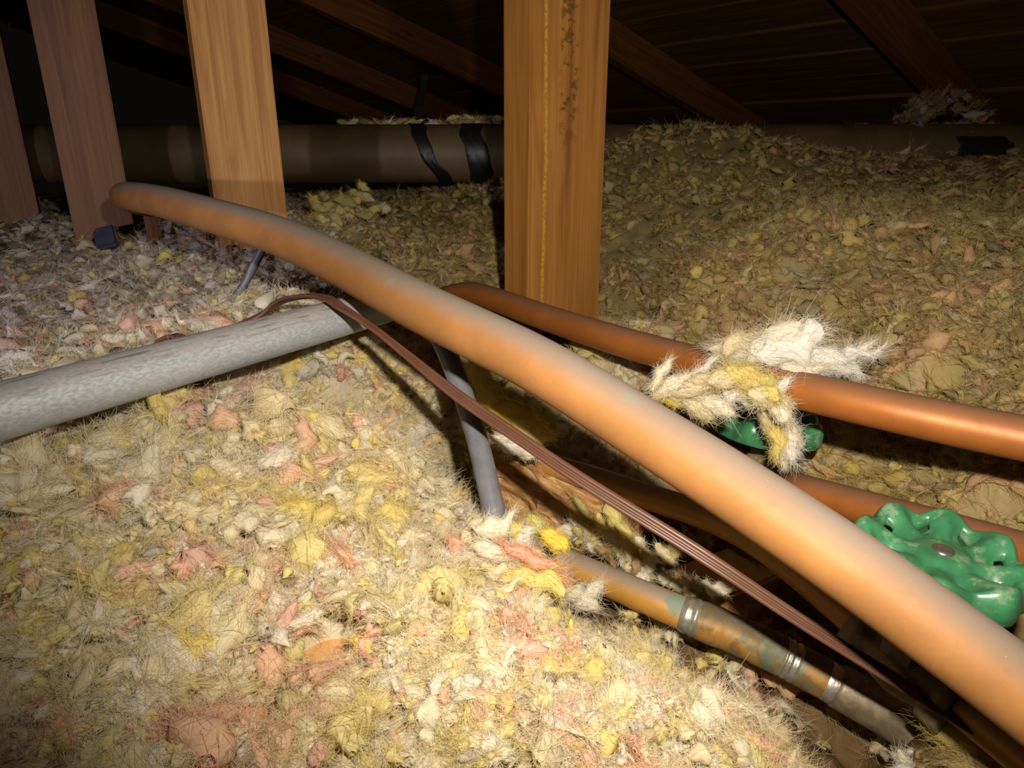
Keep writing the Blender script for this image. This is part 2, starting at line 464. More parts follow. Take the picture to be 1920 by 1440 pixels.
def tuft_geo(C, T, Nn, L, W, H, bend, bend2, rings, segs, rough=.22):
    """N tufts: curved, flattened, lumpy flakes. returns V (N,rings*segs,3), fib vector, faces for one"""
    N = len(C); T, B, U = ortho(T, Nn)
    t = np.linspace(0, 1, rings)[None, :, None]; a = (np.arange(segs) / segs * 2 * PI)[None, None, :]
    tt = t - .5
    prof = np.maximum(np.sin(PI * np.clip(t, .004, .996)), .03) ** rng.uniform(.35, .75, (N, 1, 1))
    prof = prof * (1 + rng.uniform(-.5, .5, (N, 1, 1)) * tt * 1.6)
    nz = 0
    for k in range(6):
        ka = rng.integers(1, 5, (N, 1, 1)); kt = rng.uniform(.4, 3.2, (N, 1, 1)); ph = rng.uniform(0, 6.28, (N, 1, 1))
        nz = nz + np.sin(ka * a + kt * 2 * PI * t + ph) / (1 + .35 * k)
    r = prof * (1 + rough * nz * .6)
    ox = r * np.cos(a) * W[:, None, None] / 2
    oz = r * np.sin(a) * H[:, None, None] / 2
    ph2 = rng.uniform(0, 6.28, (N, 1, 1))
    sx = L[:, None, None] * tt * (1 - .35 * np.abs(bend[:, None, None]))
    sz = bend[:, None, None] * L[:, None, None] * (1.6 * tt ** 2 - .12) + oz
    sy = bend2[:, None, None] * L[:, None, None] * (1.6 * tt ** 2 + .18 * np.sin(4 * PI * t + ph2)) + ox
    sx = sx + 0 * ox
    V = C[:, None, None, :] + sx[..., None] * T[:, None, None, :] + sy[..., None] * B[:, None, None, :] + sz[..., None] * U[:, None, None, :]
    fib = np.stack([t * L[:, None, None] * 160 + 0 * ox, np.sin(a) * W[:, None, None] * 110 + 0 * ox + np.cos(a) * H[:, None, None] * 60, rng.uniform(0, 90, (N, 1, 1)) + 0 * ox], -1)
    i = np.arange(rings - 1)[:, None]; j = np.arange(segs)[None, :]
    F = np.stack([i * segs + j, i * segs + (j + 1) % segs, (i + 1) * segs + (j + 1) % segs, (i + 1) * segs + j], -1).reshape(-1, 4)
    return V.reshape(N, -1, 3), fib.reshape(N, -1, 3), F

def fuzz_from(V, T, cols, per, rings, segs, Lh, hair, rad=None):
    """strands that lie along and leave the surface of tufts V (N,rings*segs,3)"""
    N = len(V); idx = rng.integers(0, rings * segs, (N, per))
    P = np.take_along_axis(V, idx[..., None], 1)
    cen = V.reshape(N, rings, segs, 3).mean(2); ci = idx // segs
    Cn = np.take_along_axis(cen, ci[..., None], 1)
    nxt = np.take_along_axis(cen, np.minimum(ci + 1, rings - 1)[..., None], 1) - np.take_along_axis(cen, np.maximum(ci - 1, 0)[..., None], 1)
    nxt /= np.linalg.norm(nxt, axis=2, keepdims=True) + 1e-9
    nrm = P - Cn; nrm /= np.linalg.norm(nrm, axis=2, keepdims=True) + 1e-9
    Tn = nxt * rng.choice([-1, 1], (N, per, 1))
    D = Tn * rng.uniform(.6, 1.3, (N, per, 1)) + nrm * rng.uniform(.02, .55, (N, per, 1)) + rng.normal(0, .24, (N, per, 3))
    D /= np.linalg.norm(D, axis=2, keepdims=True)
    K = rng.normal(0, .45, (N, per, 3)) - nrm * .15
    l = Lh[:, None, None] * rng.uniform(.25, 1.0, (N, per, 1))
    s = np.linspace(0, 1, 5)[None, None, :, None]
    Q = (P + nrm * rng.uniform(-.0003, .0006, (N, per, 1)))[:, :, None, :] + D[:, :, None, :] * l[:, :, None, :] * s + K[:, :, None, :] * l[:, :, None, :] * s ** 2
    c = np.clip(cols[:, None, :] * rng.uniform(.86, 1.12, (N, per, 1)), 0, .92)
    if rad is None: rad = np.full(N, 1.0)
    hair.append((Q.reshape(-1, 5, 3), c.reshape(-1, 3), np.repeat(rad, per)))

def hair_object(name, hair, parent, rad=.00008):
    Q = np.concatenate([h[0] for h in hair]); c = np.concatenate([h[1] for h in hair]); n = len(Q)
    hc = bpy.data.hair_curves.new(name); hc.add_curves([5] * n)
    hc.attributes['position'].data.foreach_set('vector', np.ascontiguousarray(Q, dtype=np.float32).ravel())
    ra = hc.attributes.get('radius') or hc.attributes.new('radius', 'FLOAT', 'POINT')
    rr = np.concatenate([h[2] for h in hair])[:, None] * np.array([.7, 1, .9, .65, .3])[None] * rad
    ra.data.foreach_set('value', rr.astype(np.float32).ravel())
    ca = hc.attributes.new('tint', 'FLOAT_COLOR', 'POINT')
    ca.data.foreach_set('color', np.repeat(np.c_[c, np.ones(n)], 5, 0).astype(np.float32).ravel())
    hc.materials.append(FUZZ)
    o = bpy.data.objects.new(name, hc); COL.objects.link(o)
    if parent is not None: o.parent = parent
    tag(o, kind='stuff')
    return o

def tuft_mesh(name, V, fib, F, cols):
    N, m = V.shape[:2]
    FF = (F[None] + (np.arange(N) * m)[:, None, None]).reshape(-1, 4)
    me = mesh_np(name, V.reshape(-1, 3), FF)
    cc = np.repeat(np.c_[cols, np.ones(N)], m, 0)
    add_attr(me, 'tint', cc); add_attr(me, 'fib', fib.reshape(-1, 3), 'FLOAT_VECTOR')
    return me

def terrain_normal(x, y):
    e = .006; f = lambda a, b: tz(a, b) + bumps(a, b)
    nx = -(f(x + e, y) - f(x - e, y)) / (2 * e); ny = -(f(x, y + e) - f(x, y - e)) / (2 * e)
    n = np.c_[nx, ny, np.ones(len(x))]; return n / np.linalg.norm(n, axis=1, keepdims=True)

# base bed
na, nr = 360, 330
A = np.linspace(-1.12, 1.12, na); R = np.exp(np.linspace(math.log(.07), math.log(2.9), nr))
AA, RR = np.meshgrid(A, R); X = RR * np.sin(AA); Y = RR * np.cos(AA)
BARE_BASE = [(on(612, 1225, .16), .0095), (on(628, 1203, .16), .007), (on(455, 1385, .16), .010), (on(478, 1348, .16), .008)]
Z = tz(X, Y) + bumps(X, Y) - .005
for (q_, r_) in BARE_BASE: Z = Z - .022 * np.exp(-((X - q_.x) ** 2 + (Y - q_.y) ** 2) / r_ ** 2)
i = np.arange(nr - 1)[:, None]; j = np.arange(na - 1)[None]
F = np.stack([i * na + j, (i + 1) * na + j, (i + 1) * na + j + 1, i * na + j + 1], -1).reshape(-1, 4)[:, ::-1]
me = mesh_np('loose_insulation', np.c_[X.ravel(), Y.ravel(), Z.ravel()], F)
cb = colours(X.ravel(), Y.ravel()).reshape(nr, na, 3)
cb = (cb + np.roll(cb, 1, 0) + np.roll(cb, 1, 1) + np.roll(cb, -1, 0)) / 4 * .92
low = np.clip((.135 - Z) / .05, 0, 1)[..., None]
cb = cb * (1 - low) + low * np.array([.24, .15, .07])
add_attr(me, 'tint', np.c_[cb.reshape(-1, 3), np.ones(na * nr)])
add_attr(me, 'fib', np.c_[X.ravel() * 160, Y.ravel() * 6, Z.ravel() * 160], 'FLOAT_VECTOR')
INS = link('loose_insulation', me, WOOL)
tag(INS, 'loose yellow, cream and pink mineral wool insulation covering the attic floor', 'insulation', kind='stuff')

hair = []
BARE = [(on(612, 1225, .16), .0085), (on(626, 1205, .16), .006), (on(455, 1385, .16), .009), (on(475, 1350, .16), .007), (on(845, 915, .262), .010), (on(968, 1192, .21), .011), (on(1620, 1370, .27), .014), (on(1690, 1400, .25), .010), (on(1560, 1340, .27), .02)]
def scatter(n, r0, r1, az0, az1, lm, ls, rings, segs, per, name, zoff=.004, keep=0):
    az = rng.uniform(az0, az1, n); r = np.exp(rng.uniform(math.log(r0), math.log(r1), n))
    x = r * np.sin(az); y = r * np.cos(az)
    z0 = tz(x, y)
    # thin out the trench floor, where wood and bare floor show
    k = (z0 > .118) | (rng.random(n) < .12)
    for (q, rr) in BARE: k &= np.hypot(x - q.x, y - q.y) > rr
    az, r, x, y, z0 = az[k], r[k], x[k], y[k], z0[k]; n = len(x)
    Nn = terrain_normal(x, y)
    L = lm * np.exp(rng.normal(0, ls, n)); asp = rng.uniform(.22, .85, n)
    L = L * np.clip(r / .34, .55, 1.0); L = np.minimum(L, 2.2 * lm)
    W = L * asp * .85; H = np.minimum(W * rng.uniform(.5, 1.0, n), .012)
    th = rng.uniform(0, 2 * PI, n); tilt = rng.normal(0, .42, n)
    T = np.c_[np.cos(th) * np.cos(tilt), np.sin(th) * np.cos(tilt), np.sin(tilt)]
    Nj = Nn + rng.normal(0, .35, (n, 3))
    C = np.c_[x, y, z0 + bumps(x, y) + rng.uniform(-.6, .45, n) * np.minimum(L, .02) * .5 + zoff * .2]
    bend = rng.normal(-.05, .38, n); bend2 = rng.normal(0, .35, n)
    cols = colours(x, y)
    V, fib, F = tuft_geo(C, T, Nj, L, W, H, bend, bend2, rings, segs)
    if keep:
        bb = np.argsort(-L * W / (r * r + .02))[:keep]; fuzz_from(V[bb], T[bb], cols[bb], 420, rings, segs, L[bb] * .42, hair, np.clip(r[bb] / .36, .7, 2.6))
    if per: fuzz_from(V, T, cols, per, rings, segs, L * .5, hair, np.clip(r / .36, .7, 2.6))
    if keep:
        big = np.argsort(-L * W / (r * r + .02))[:keep]
        rest = np.setdiff1d(np.arange(n), big)
    else: big = []; rest = np.arange(n)
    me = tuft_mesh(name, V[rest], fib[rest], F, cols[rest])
    o = link(name, me, WOOL, INS); tag(o, kind='stuff')
    for b in big:
        mb = tuft_mesh('tuft', V[b:b + 1] - C[b][None, None], fib[b:b + 1], F, cols[b:b + 1])
        ob = link('tuft', mb, WOOL, INS); ob.location = C[b]
scatter(6200, .15, .50, -1.0, 1.0, .0140, .45, 13, 9, 130, 'wool_flake', keep=240)
scatter(7000, .15, .50, -1.0, 1.0, .0065, .40, 8, 7, 30, 'wool_crumb')
scatter(1100, .36, .58, -.24, -.05, .0120, .45, 11, 8, 100, 'wool_flake')
scatter(2600, .34, .80, .18, .80, .0115, .45, 9, 7, 110, 'wool_flake')
scatter(7500, .46, 1.05, -.85, .85, .0130, .45, 9, 7, 75, 'wool_flake')
scatter(6500, .95, 2.3, -.80, .80, .0170, .40, 7, 6, 40, 'wool_flake')
hair_object('wool_fibre', hair, INS)

def clump(name, label, specs, loc, mat=WOOL, fuzz=90, cat='insulation clump', group=None, kind=None, frad=.00007):
    """specs: (centre, direction, normal, length, width, height, bend, colour); one thing: flakes and fibres"""
    C = np.array([tuple(s[0]) for s in specs]); T = np.array([tuple(s[1]) for s in specs]); Nn = np.array([tuple(s[2]) for s in specs])
    L, W, H, bd = (np.array([s[k] for s in specs], float) for k in (3, 4, 5, 6)); cols = np.array([s[7] for s in specs])
    V, fib, F = tuft_geo(C, T, Nn, L, W, H, bd, rng.normal(0, .16, len(C)), 16, 12, .26)
    root = link(name, tuft_mesh(name, V, fib, F, cols), mat)
    hh = []; fuzz_from(V, T, cols, fuzz, 16, 12, L * .30, hh)
    hair_object('fibre', hh, root, frad)
    return tag(root, label, cat, group, kind)

CAMV = Vector((0, 0, CAM_Z))
def sp(px, py, z, lp, wp, ang, col, bend=.1, h=.6):
    """flake seen at a pixel with length/width in pixels, its long side at ang degrees (image, clockwise)"""
    a = math.radians(ang); c = at(px, py, z)
    d = (at(px + math.cos(a) * 10, py + math.sin(a) * 10, z * (1 + random.uniform(-.004, .004))) - c).normalized()
    n = (CAMV - c).normalized()
    k = z / FPX
    return (c, d, n, lp * k * 1.0, wp * k * .85, wp * k * h * .9, bend, np.array(col))

# ------------------------------------------------------------------ posts
def post(px_top, px_bot, y_bot, z, ang, wide, mat, label, ztop=.95, zbot=.19):
    """2x4 standing in the wool; ang: heading of its wide face"""
    base = on(px_bot, y_bot, .14) if z is None else at(px_bot, y_bot, z)
    me = box_mesh('wooden_post', ztop - zbot, wide, .038, .0018)
    o = link('wooden_post', me, mat)
    a = math.radians(ang); nrm = Vector((math.sin(a), math.cos(a), 0))
    frame(o, Vector((base.x, base.y, zbot)), Vector((0, 0, 1)), nrm)
    return tag(o, label, 'post', 'wooden posts under the roof')
post(1040, 1036, 560, .69, 141, .096, POSTW, 'front orange-brown wooden post with dark smudges, nearest and largest of the posts')
post(440, 466, 380, .84, 150, .082, POSTW2, 'pale wooden post behind the copper pipe, second of the posts from the front')
post(150, 197, 430, 1.05, 152, .080, POSTW3, 'brown wooden post behind the far end of the big copper pipe')
post(20, 18, 380, 1.22, 152, .085, POSTW3, 'dim brown wooden post cut by the left edge of the picture')
o = link('wooden_stub', box_mesh('wooden_stub', .10, .016, .020, .002), RAFT)
b = at(292, 470, .95); frame(o, Vector((b.x, b.y, .18)), Vector((0, 0, 1)), Vector((.5, -.86, 0)))
tag(o, 'short dark wooden stub in the wool below the far end of big copper pipe', 'post')

# ------------------------------------------------------------------ joist and wood in the trench
def beam(name, p0, p1, w_, h_, mat, label, cat, top=True, bev=.002):
    d = p1 - p0; me = box_mesh(name, d.length, w_, h_, bev); o = link(name, me, mat)
    frame(o, p0 - Vector((0, 0, h_ / 2 if top else 0)), d)
    return tag(o, label, cat)
beam('ceiling_joist', on(890, 845, .262), on(690, 1080, .262), .038, .089, JOIST, 'tan ceiling joist under the lower copper pipe, left of the dark grey cable', 'joist')
beam('wooden_plank', on(395, 1480, .160), on(665, 1150, .166), .030, .03, JOIST, 'tan plank end peeping through gaps in the foreground wool', 'plank')
bw0, bw1 = at(915, 905, .515), at(1195, 1015, .468)
me = box_mesh('wooden_board', (bw1 - bw0).length, .022, .060, 0)
bm = bmesh.new(); bm.from_mesh(me); bmesh.ops.subdivide_edges(bm, edges=bm.edges[:], cuts=14, use_grid_fill=True)
for v in bm.verts: v.co += Vector((random.uniform(-1, 1) * .0025, random.uniform(-1, 1) * .0016 - .004 * (math.sin(v.co.x * 170) > .82), random.uniform(-1, 1) * .0018 + .004 * math.sin(v.co.x * 60)))
bm.to_mesh(me); bm.free()
o = link('wooden_board', me, ROUGHW); frame(o, bw0, bw1 - bw0)
tag(o, 'rough split board with cracks in the hollow behind the lower copper pipe', 'board')
beam('wooden_block', on(1310, 1090, .28), on(1440, 1040, .29), .045, .05, JOIST, 'wooden block in the shadow under the big copper pipe', 'block')

# ------------------------------------------------------------------ pipes
OD1, OD2, OD3 = .0286, .0222, .0190
MAINC = [(310, 392, .98), (262, 382, .88), (233, 370, .78), (248, 369, .685), (305, 379, .62), (400, 405, .555), (520, 442, .497), (640, 497, .446), (780, 572, .393), (1000, 680, .345), (1200, 802, .312),
         (1400, 930, .284), (1600, 1065, .262), (1800, 1211, .245), (1920, 1302, .236), (2150, 1480, .222)]
main_pts = spline([at(*p) for p in MAINC], 26)
COP1 = mat_copper('copper_main', (.385, .172, .052), metal=.10, rough=.62, dusty=(.185, .158, .135), dust=.9, spots=[(tuple(at(520, 432, .485)), .0045, .6), (tuple(at(735, 528, .39)), .004, .4), (tuple(at(1185, 738, .305)), .005, .35), (tuple(at(870, 545, .36)), .006, .3)], green=.10)
o = link('copper_pipe', sweep(main_pts, circle(OD1 / 2, 56), name='copper_pipe'), COP1)
tag(o, 'large copper pipe running diagonally across the picture, nearest and widest of the pipes', 'pipe')

COP2 = mat_copper('copper_rear', (.38, .125, .024), dusty=(.10, .07, .055), dust=.6, metal=.3, rough=.48, green=.06)
A_PTS = [(740, 566, .86), (800, 566, .79), (855, 552, .715), (900, 553, .66), (1040, 601, .565), (1150, 636, .512), (1255, 666, .472), (1350, 692, .44), (1480, 727, .40), (1650, 766, .365), (1800, 798, .343), (1920, 822, .327), (2150, 870, .30)]
o = link('copper_pipe', sweep(spline([at(*p) for p in A_PTS], 20), circle(OD2 / 2, 44), name='copper_pipe'), COP2)
tag(o, 'upper rear copper pipe crossing in front of the front wooden post', 'pipe')
# pipe with the rear valve
B_PTS = [(1300, 850, .54), (1440, 902, .465), (1600, 948, .415), (1750, 990, .375), (1920, 1040, .335), (2150, 1110, .29)]
B_pts = spline([at(*p) for p in B_PTS], 20)
o = link('copper_pipe', sweep(B_pts, circle(OD2 / 2, 40), name='copper_pipe'), COP2)
tag(o, 'copper pipe leaving the rear green-handled valve and passing behind the front handle', 'pipe')
# shadowed pipe that carries the front valve
V1C = at(1765, 1042, .300)                       # centre of the front handwheel
V1B = V1C - Vector((0, 0, .062))
COP4 = mat_copper('copper_dull', (.50, .26, .08), dusty=(.20, .15, .10), dust=.7, metal=.3, green=.1)
C_pts = spline([at(905, 828, .515), at(1000, 862, .49), at(1180, 920, .45), at(1400, 1005, .40)] + [V1B, V1B + (V1B - at(1400, 1005, .40)) * .8], 16)
o = link('copper_pipe', sweep(C_pts, circle(.0085, 32), name='copper_pipe'), COP4)
tag(o, 'thin copper pipe in the shadow under the big pipe, behind the brown cable', 'pipe')

# lower pipe with coupling
D_PTS = [(560, 850, .53), (640, 885, .505), (775, 940, .49), (920, 1000, .472), (1065, 1058, .448), (1240, 1133, .402), (1380, 1190, .386), (1481, 1238, .380), (1657, 1335, .362), (1760, 1405, .352), (1850, 1470, .345)]
D_pts = spline([at(*p) for p in D_PTS], 24)
COP3 = mat_copper('copper_lower', (.66, .34, .07), dusty=(.21, .19, .18), dust=.85, metal=.3, rough=.45,
                  spots=[(tuple(at(1268, 1130, .39)), .008, .85), (tuple(at(1750, 1380, .34)), .01, .4)], green=.08)
COP3B = mat_copper('copper_tarnished', (.42, .22, .055), dusty=(.085, .07, .042), dust=.95, metal=.3, rough=.5, green=.8, brown=.8)
root = link('copper_pipe', sweep(D_pts, circle(OD3 / 2, 44), name='copper_pipe'), COP3)
tag(root, 'lower copper pipe with soldered coupling, half buried in the front wool', 'pipe')
def dpt(px):
    best = min(range(len(D_pts)), key=lambda i: abs(proj(D_pts[i])[0] - px)); return best
def proj(p):
    d = p - CAMV; zc = d.y * CP - d.z * SP; yc = d.y * SP + d.z * CP
    return (960 + FPX * d.x / zc, 720 - FPX * yc / zc, zc)
def sub(px0, px1, prof, name, mat, label=None):
    """a sleeve on the lower pipe; prof: (t, radius) list"""
    i0, i1 = dpt(px0), dpt(px1); seg = D_pts[i0:i1 + 1]
    P = []
    n = 40
    for k in range(n):
        f = k / (n - 1) * (len(seg) - 1); q = min(int(f), len(seg) - 2); P.append(seg[q].lerp(seg[q + 1], f - q))
    ts = [a for a, _ in prof]; rs = [b for _, b in prof]
    sc = [float(np.interp(k / (n - 1), ts, rs)) for k in range(n)]
    o = link(name, sweep(P, circle(1.0, 40), scale=sc, name=name), mat, root)
    if label: tag(o, label)
    return o
r0 = OD3 / 2
sub(1278, 1310, [(0, r0 + .0002), (.3, r0 + .0012), (.55, r0 + .0008), (.8, r0 + .0016), (1, r0 + .001)], 'solder_ring', SOLDER, 'grey solder ring')
sub(1303, 1470, [(0, r0 + .0012), (.06, r0 + .0017), (.22, r0 + .0019), (.25, r0 + .0014), (.28, r0 + .0013), (.62, r0 + .0013), (.65, r0 + .0017), (.96, r0 + .0018), (1, r0 + .001)], 'coupling', COP3B, 'tarnished copper coupling sleeve')
sub(1462, 1500, [(0, r0 + .001), (.15, r0 + .0019), (.3, r0 + .0011), (.45, r0 + .0019), (.6, r0 + .0011), (.8, r0 + .0018), (1, r0 + .001)], 'solder_ring', SOLDER, 'silvery threaded solder ring')
sub(1496, 1552, [(0, r0 + .0012), (.2, r0 + .0016), (.8, r0 + .0016), (1, r0 + .0012)], 'adapter', COP3B, 'green-stained adapter')
sub(1545, 1572, [(0, r0 + .001), (.3, r0 + .0016), (1, r0 + .0014)], 'solder_ring', SOLDER)
sub(1568, 1790, [(0, r0 + .0022), (.05, r0 + .0026), (.5, r0 + .0022), (.55, r0 + .0032), (.85, r0 + .0032), (.9, r0 + .0015), (1, r0 + .001)], 'fitting_body', BRASS, 'dusty brass fitting body')

# galvanized conduit
g0, g1 = at(-160, 815, .272), at(724, 572, .500)
o = link('galvanized_conduit', sweep(spline([Vector((0, 0, 0)), Vector(((g1 - g0).length * .5, 0, 0)), Vector(((g1 - g0).length, 0, 0))], 40), circle(.0127, 56), name='galvanized_conduit'), mat_galv())
frame(o, g0, g1 - g0)
tag(o, 'grey galvanized steel conduit entering from the left edge, ending under the big copper pipe', 'conduit')

# ------------------------------------------------------------------ brown ribbed cable
sec = []
def lobe(cx, r, a0, a1, n):
    return [(cx + r * math.cos(a0 + (a1 - a0) * k / n), r * math.sin(a0 + (a1 - a0) * k / n)) for k in range(n + 1)]
lob = [(-.0042, .0019), (-.0012, .0014), (.0010, .0012), (.0031, .0012)]
top, bot = [], []
for (cx, r) in lob:
    top += [(cx + r * math.cos(a), r * math.sin(a)) for a in np.linspace(PI * .93, PI * .07, 8)]
    bot += [(cx + r * math.cos(a), -r * math.sin(a)) for a in np.linspace(PI * .07, PI * .93, 8)]
bot = []
for (cx, r) in reversed(lob):
    bot += [(cx + r * math.cos(a), -r * math.sin(a)) for a in np.linspace(PI * .07, PI * .93, 8)]
sec = [(x, y) for x, y in top + bot]
CBL = [(300, 640, .46), (325, 630, .455), (360, 640, .455), (430, 618, .47), (490, 590, .475), (522, 566, .47), (560, 556, .458), (605, 558, .445), (640, 578, .432), (700, 617, .42), (760, 665, .408), (850, 738, .39), (950, 808, .37),
       (1090, 902, .348), (1300, 1033, .325), (1500, 1166, .312), (1700, 1291, .302), (1850, 1385, .294), (1990, 1475, .287)]
cpts = spline([at(*p) for p in CBL], 18)
tw = []
for i_ in range(len(cpts)):
    f = i_ / (len(cpts) - 1)
    tw.append(float(np.interp(f, [0, .22, .40, .52, .62, .78, .92, 1], [.2, .1, .2, .45, .1, .0, .15, .3])))
o = link('flat_cable', sweep(cpts, sec, twist=tw, name='flat_cable'), CABLE)
tag(o, 'thin brown ribbed cable draped over the conduit and running below the big copper pipe', 'cable')

# ------------------------------------------------------------------ grey cables
G = [(800, 585, .475), (828, 640, .455), (850, 690, .44), (882, 780, .425), (905, 865, .405), (926, 960, .390), (946, 1070, .378), (966, 1185, .368), (988, 1300, .365)]
o = link('grey_cable', sweep(spline([at(*p) for p in G], 16), circle(.0066, 32), name='grey_cable'), GREYC)
tag(o, 'dark grey round cable rising out of the wool clump to the big copper pipe', 'cable')
G2 = [(505, 440, .60), (488, 475, .605), (470, 510, .61), (450, 550, .615), (440, 580, .63)]
o = link('grey_cable', sweep(spline([at(*p) for p in G2], 10), [(x * 1.15, y * .55) for x, y in circle(.0066, 24)], name='grey_cable'), GREYC)
tag(o, 'short dark grey cable below the big copper pipe, left of the conduit end', 'cable')

# ------------------------------------------------------------------ gate valves
def handwheel(parent, R0, lobes=8, phase=0.0, mat=GREEN):
    Ns, Nt = 26, lobes * 24
    ss = np.linspace(0, 1, Ns); th = np.arange(Nt) / Nt * 2 * PI
    V = []
    def lobe_(a): return (.5 + .5 * math.cos(lobes * (a - phase))) ** .8
    def rad(s, a):
        w_ = float(np.clip((s - .40) / .5, 0, 1)) ** 1.3
        return R0 * s * (1 - .10 * w_ * (1 - lobe_(a)))
    def ztop(s, a):
        c = lobe_(a)
        hub = .0030 * (1 - min(1, max(0, s - .20) / .14) ** 2) if s < .34 else 0
        ridge = .0058 * c * max(0, min(1, (s - .28) / .42)) ** 1.2
        pocket = -.0035 * (1 - c) * math.exp(-((s - .62) / .14) ** 2)
        rim = math.exp(-((s - .87) / .11) ** 2) * (.0036 * (1 - c) + .0018 * c)
        z = hub + ridge + pocket + rim
        if s > .86: z -= .0062 * ((s - .86) / .14) ** 2.2
        return z
    def zbot(s, a):
        if s > .82: return -.0098 + .0012 * lobe_(a)
        return ztop(s, a) - .0022 - .0045 * max(0, (s - .70) / .12)
    for s in ss:
        for a in th: r = rad(s, a); V.append((r * math.cos(a), r * math.sin(a), ztop(s, a)))
    for s in ss:
        for a in th: r = rad(s, a) * (1 if s < .99 else .97); V.append((r * math.cos(a), r * math.sin(a), zbot(s, a)))
    nV = Ns * Nt
    hole = np.zeros((Ns - 1, Nt), bool)
    for i in range(Ns - 1):
        for j in range(Nt):
            s = (ss[i] + ss[i + 1]) / 2; a = th[j] + PI / Nt
            dlt = ((lobes * (a - phase) + PI) % (2 * PI)) - PI        # -pi..pi, 0 at a lobe
            if .65 < s < .77 and abs(abs(dlt) - PI) < 1.15: hole[i, j] = True
            if .60 < s < .68 and abs(dlt) < .0: hole[i, j] = True
    F = []
    I = lambda i, j: i * Nt + j % Nt
    for i in range(Ns - 1):
        for j in range(Nt):
            if hole[i, j]: continue
            F.append((I(i, j), I(i + 1, j), I(i + 1, j + 1), I(i, j + 1)))
            F.append(tuple(nV + q for q in (I(i, j + 1), I(i + 1, j + 1), I(i + 1, j), I(i, j))))
            def wall(a_, b_): F.append((a_, b_, b_ + nV, a_ + nV))
            if i + 1 < Ns - 1 and hole[i + 1, j]: wall(I(i + 1, j + 1), I(i + 1, j))
            if i > 0 and hole[i - 1, j]: wall(I(i, j), I(i, j + 1))
            if hole[i, (j + 1) % Nt]: wall(I(i, j + 1), I(i + 1, j + 1))
            if hole[i, (j - 1) % Nt]: wall(I(i + 1, j), I(i, j))
            if i == Ns - 2: wall(I(i + 1, j), I(i + 1, j + 1))
    me = bpy.data.meshes.new('handwheel'); me.from_pydata([tuple(map(float, v)) for v in V], [], F)
    bm = bmesh.new(); bm.from_mesh(me); bmesh.ops.remove_doubles(bm, verts=bm.verts[:], dist=1e-6)
    bmesh.ops.recalc_face_normals(bm, faces=bm.faces[:]); bm.to_mesh(me); bm.free()
    for p in me.polygons: p.use_smooth = True
    o = link('handwheel', me, mat, parent)
    m = o.modifiers.new('smooth', 'SUBSURF'); m.levels = 1; m.render_levels = 1
    return o

def gate_valve(hub, R0, tilt, depth, pdir, label, phase):
    root = empty('gate_valve', hub); root.rotation_euler = tilt
    hw = handwheel(root, R0, phase=phase)
    tag(hw, 'scalloped green enamelled handwheel')
    s = lathe('screw', [(.0001, .0045), (.0026, .0043), (.0042, .0036), (.0048, .0026), (.0048, .0014)][::-1], 28, STEEL, hw); tag(s, 'domed steel screw')
    lathe('stem', [(.0032, -depth * .72), (.0032, -.016), (.0042, -.0155), (.0042, -.004), (.0035, -.002)], 24, STEEL, root)
    lathe('packing_nut', [(.0085, -depth * .62), (.0085, -depth * .46), (.0070, -depth * .42)], 6, BRASS, root, True)
    lathe('bonnet', [(.0135, -depth * .86), (.0135, -depth * .70), (.0105, -depth * .66), (.0095, -depth * .58)], 6, BRASS, root, True)
    # body: barrel along the pipe with hex ends
    q = pdir.normalized()
    R = Matrix.Rotation(0, 3, 'X')
    body = lathe('body', [(.0150, -.026), (.0150, -.016), (.0118, -.0145), (.0138, -.008), (.0150, 0), (.0138, .008), (.0118, .0145), (.0150, .016), (.0150, .026)], 28, BRASS, root)
    rot = q.to_track_quat('Z', 'Y').to_matrix().to_4x4(); rot.translation = (0, 0, -depth)
    rinv = root.rotation_euler.to_matrix().to_4x4().inverted()
    body.matrix_local = Matrix.Translation((0, 0, -depth)) @ rinv @ rot.to_3x3().to_4x4()
    return tag(root, label, 'valve')
bpy.context.view_layer.update()
gate_valve(V1C, .0372, (math.radians(3), math.radians(3), 0), .062, C_pts[-2] - C_pts[-30], 'gate valve with big green handwheel at the right edge, above the wool', .22)
V2C = at(1440, 792, .462)
dB = (at(1600, 948, .415) - at(1440, 902, .465))
gate_valve(V2C, .0365, (math.radians(-4), math.radians(5), 0), (V2C.z - at(1440, 902, .465).z), dB, 'gate valve with green handwheel half hidden by wool behind the big copper pipe', .1)

# nail
o = link('nail', sweep([at(1003, 868, .50), at(1004, 880, .50), at(1008, 905, .505)], circle(.0016, 10), scale=[2.2, 1, .8], name='nail'), STEEL)
tag(o, 'small dark nail in the rough split board', 'nail')

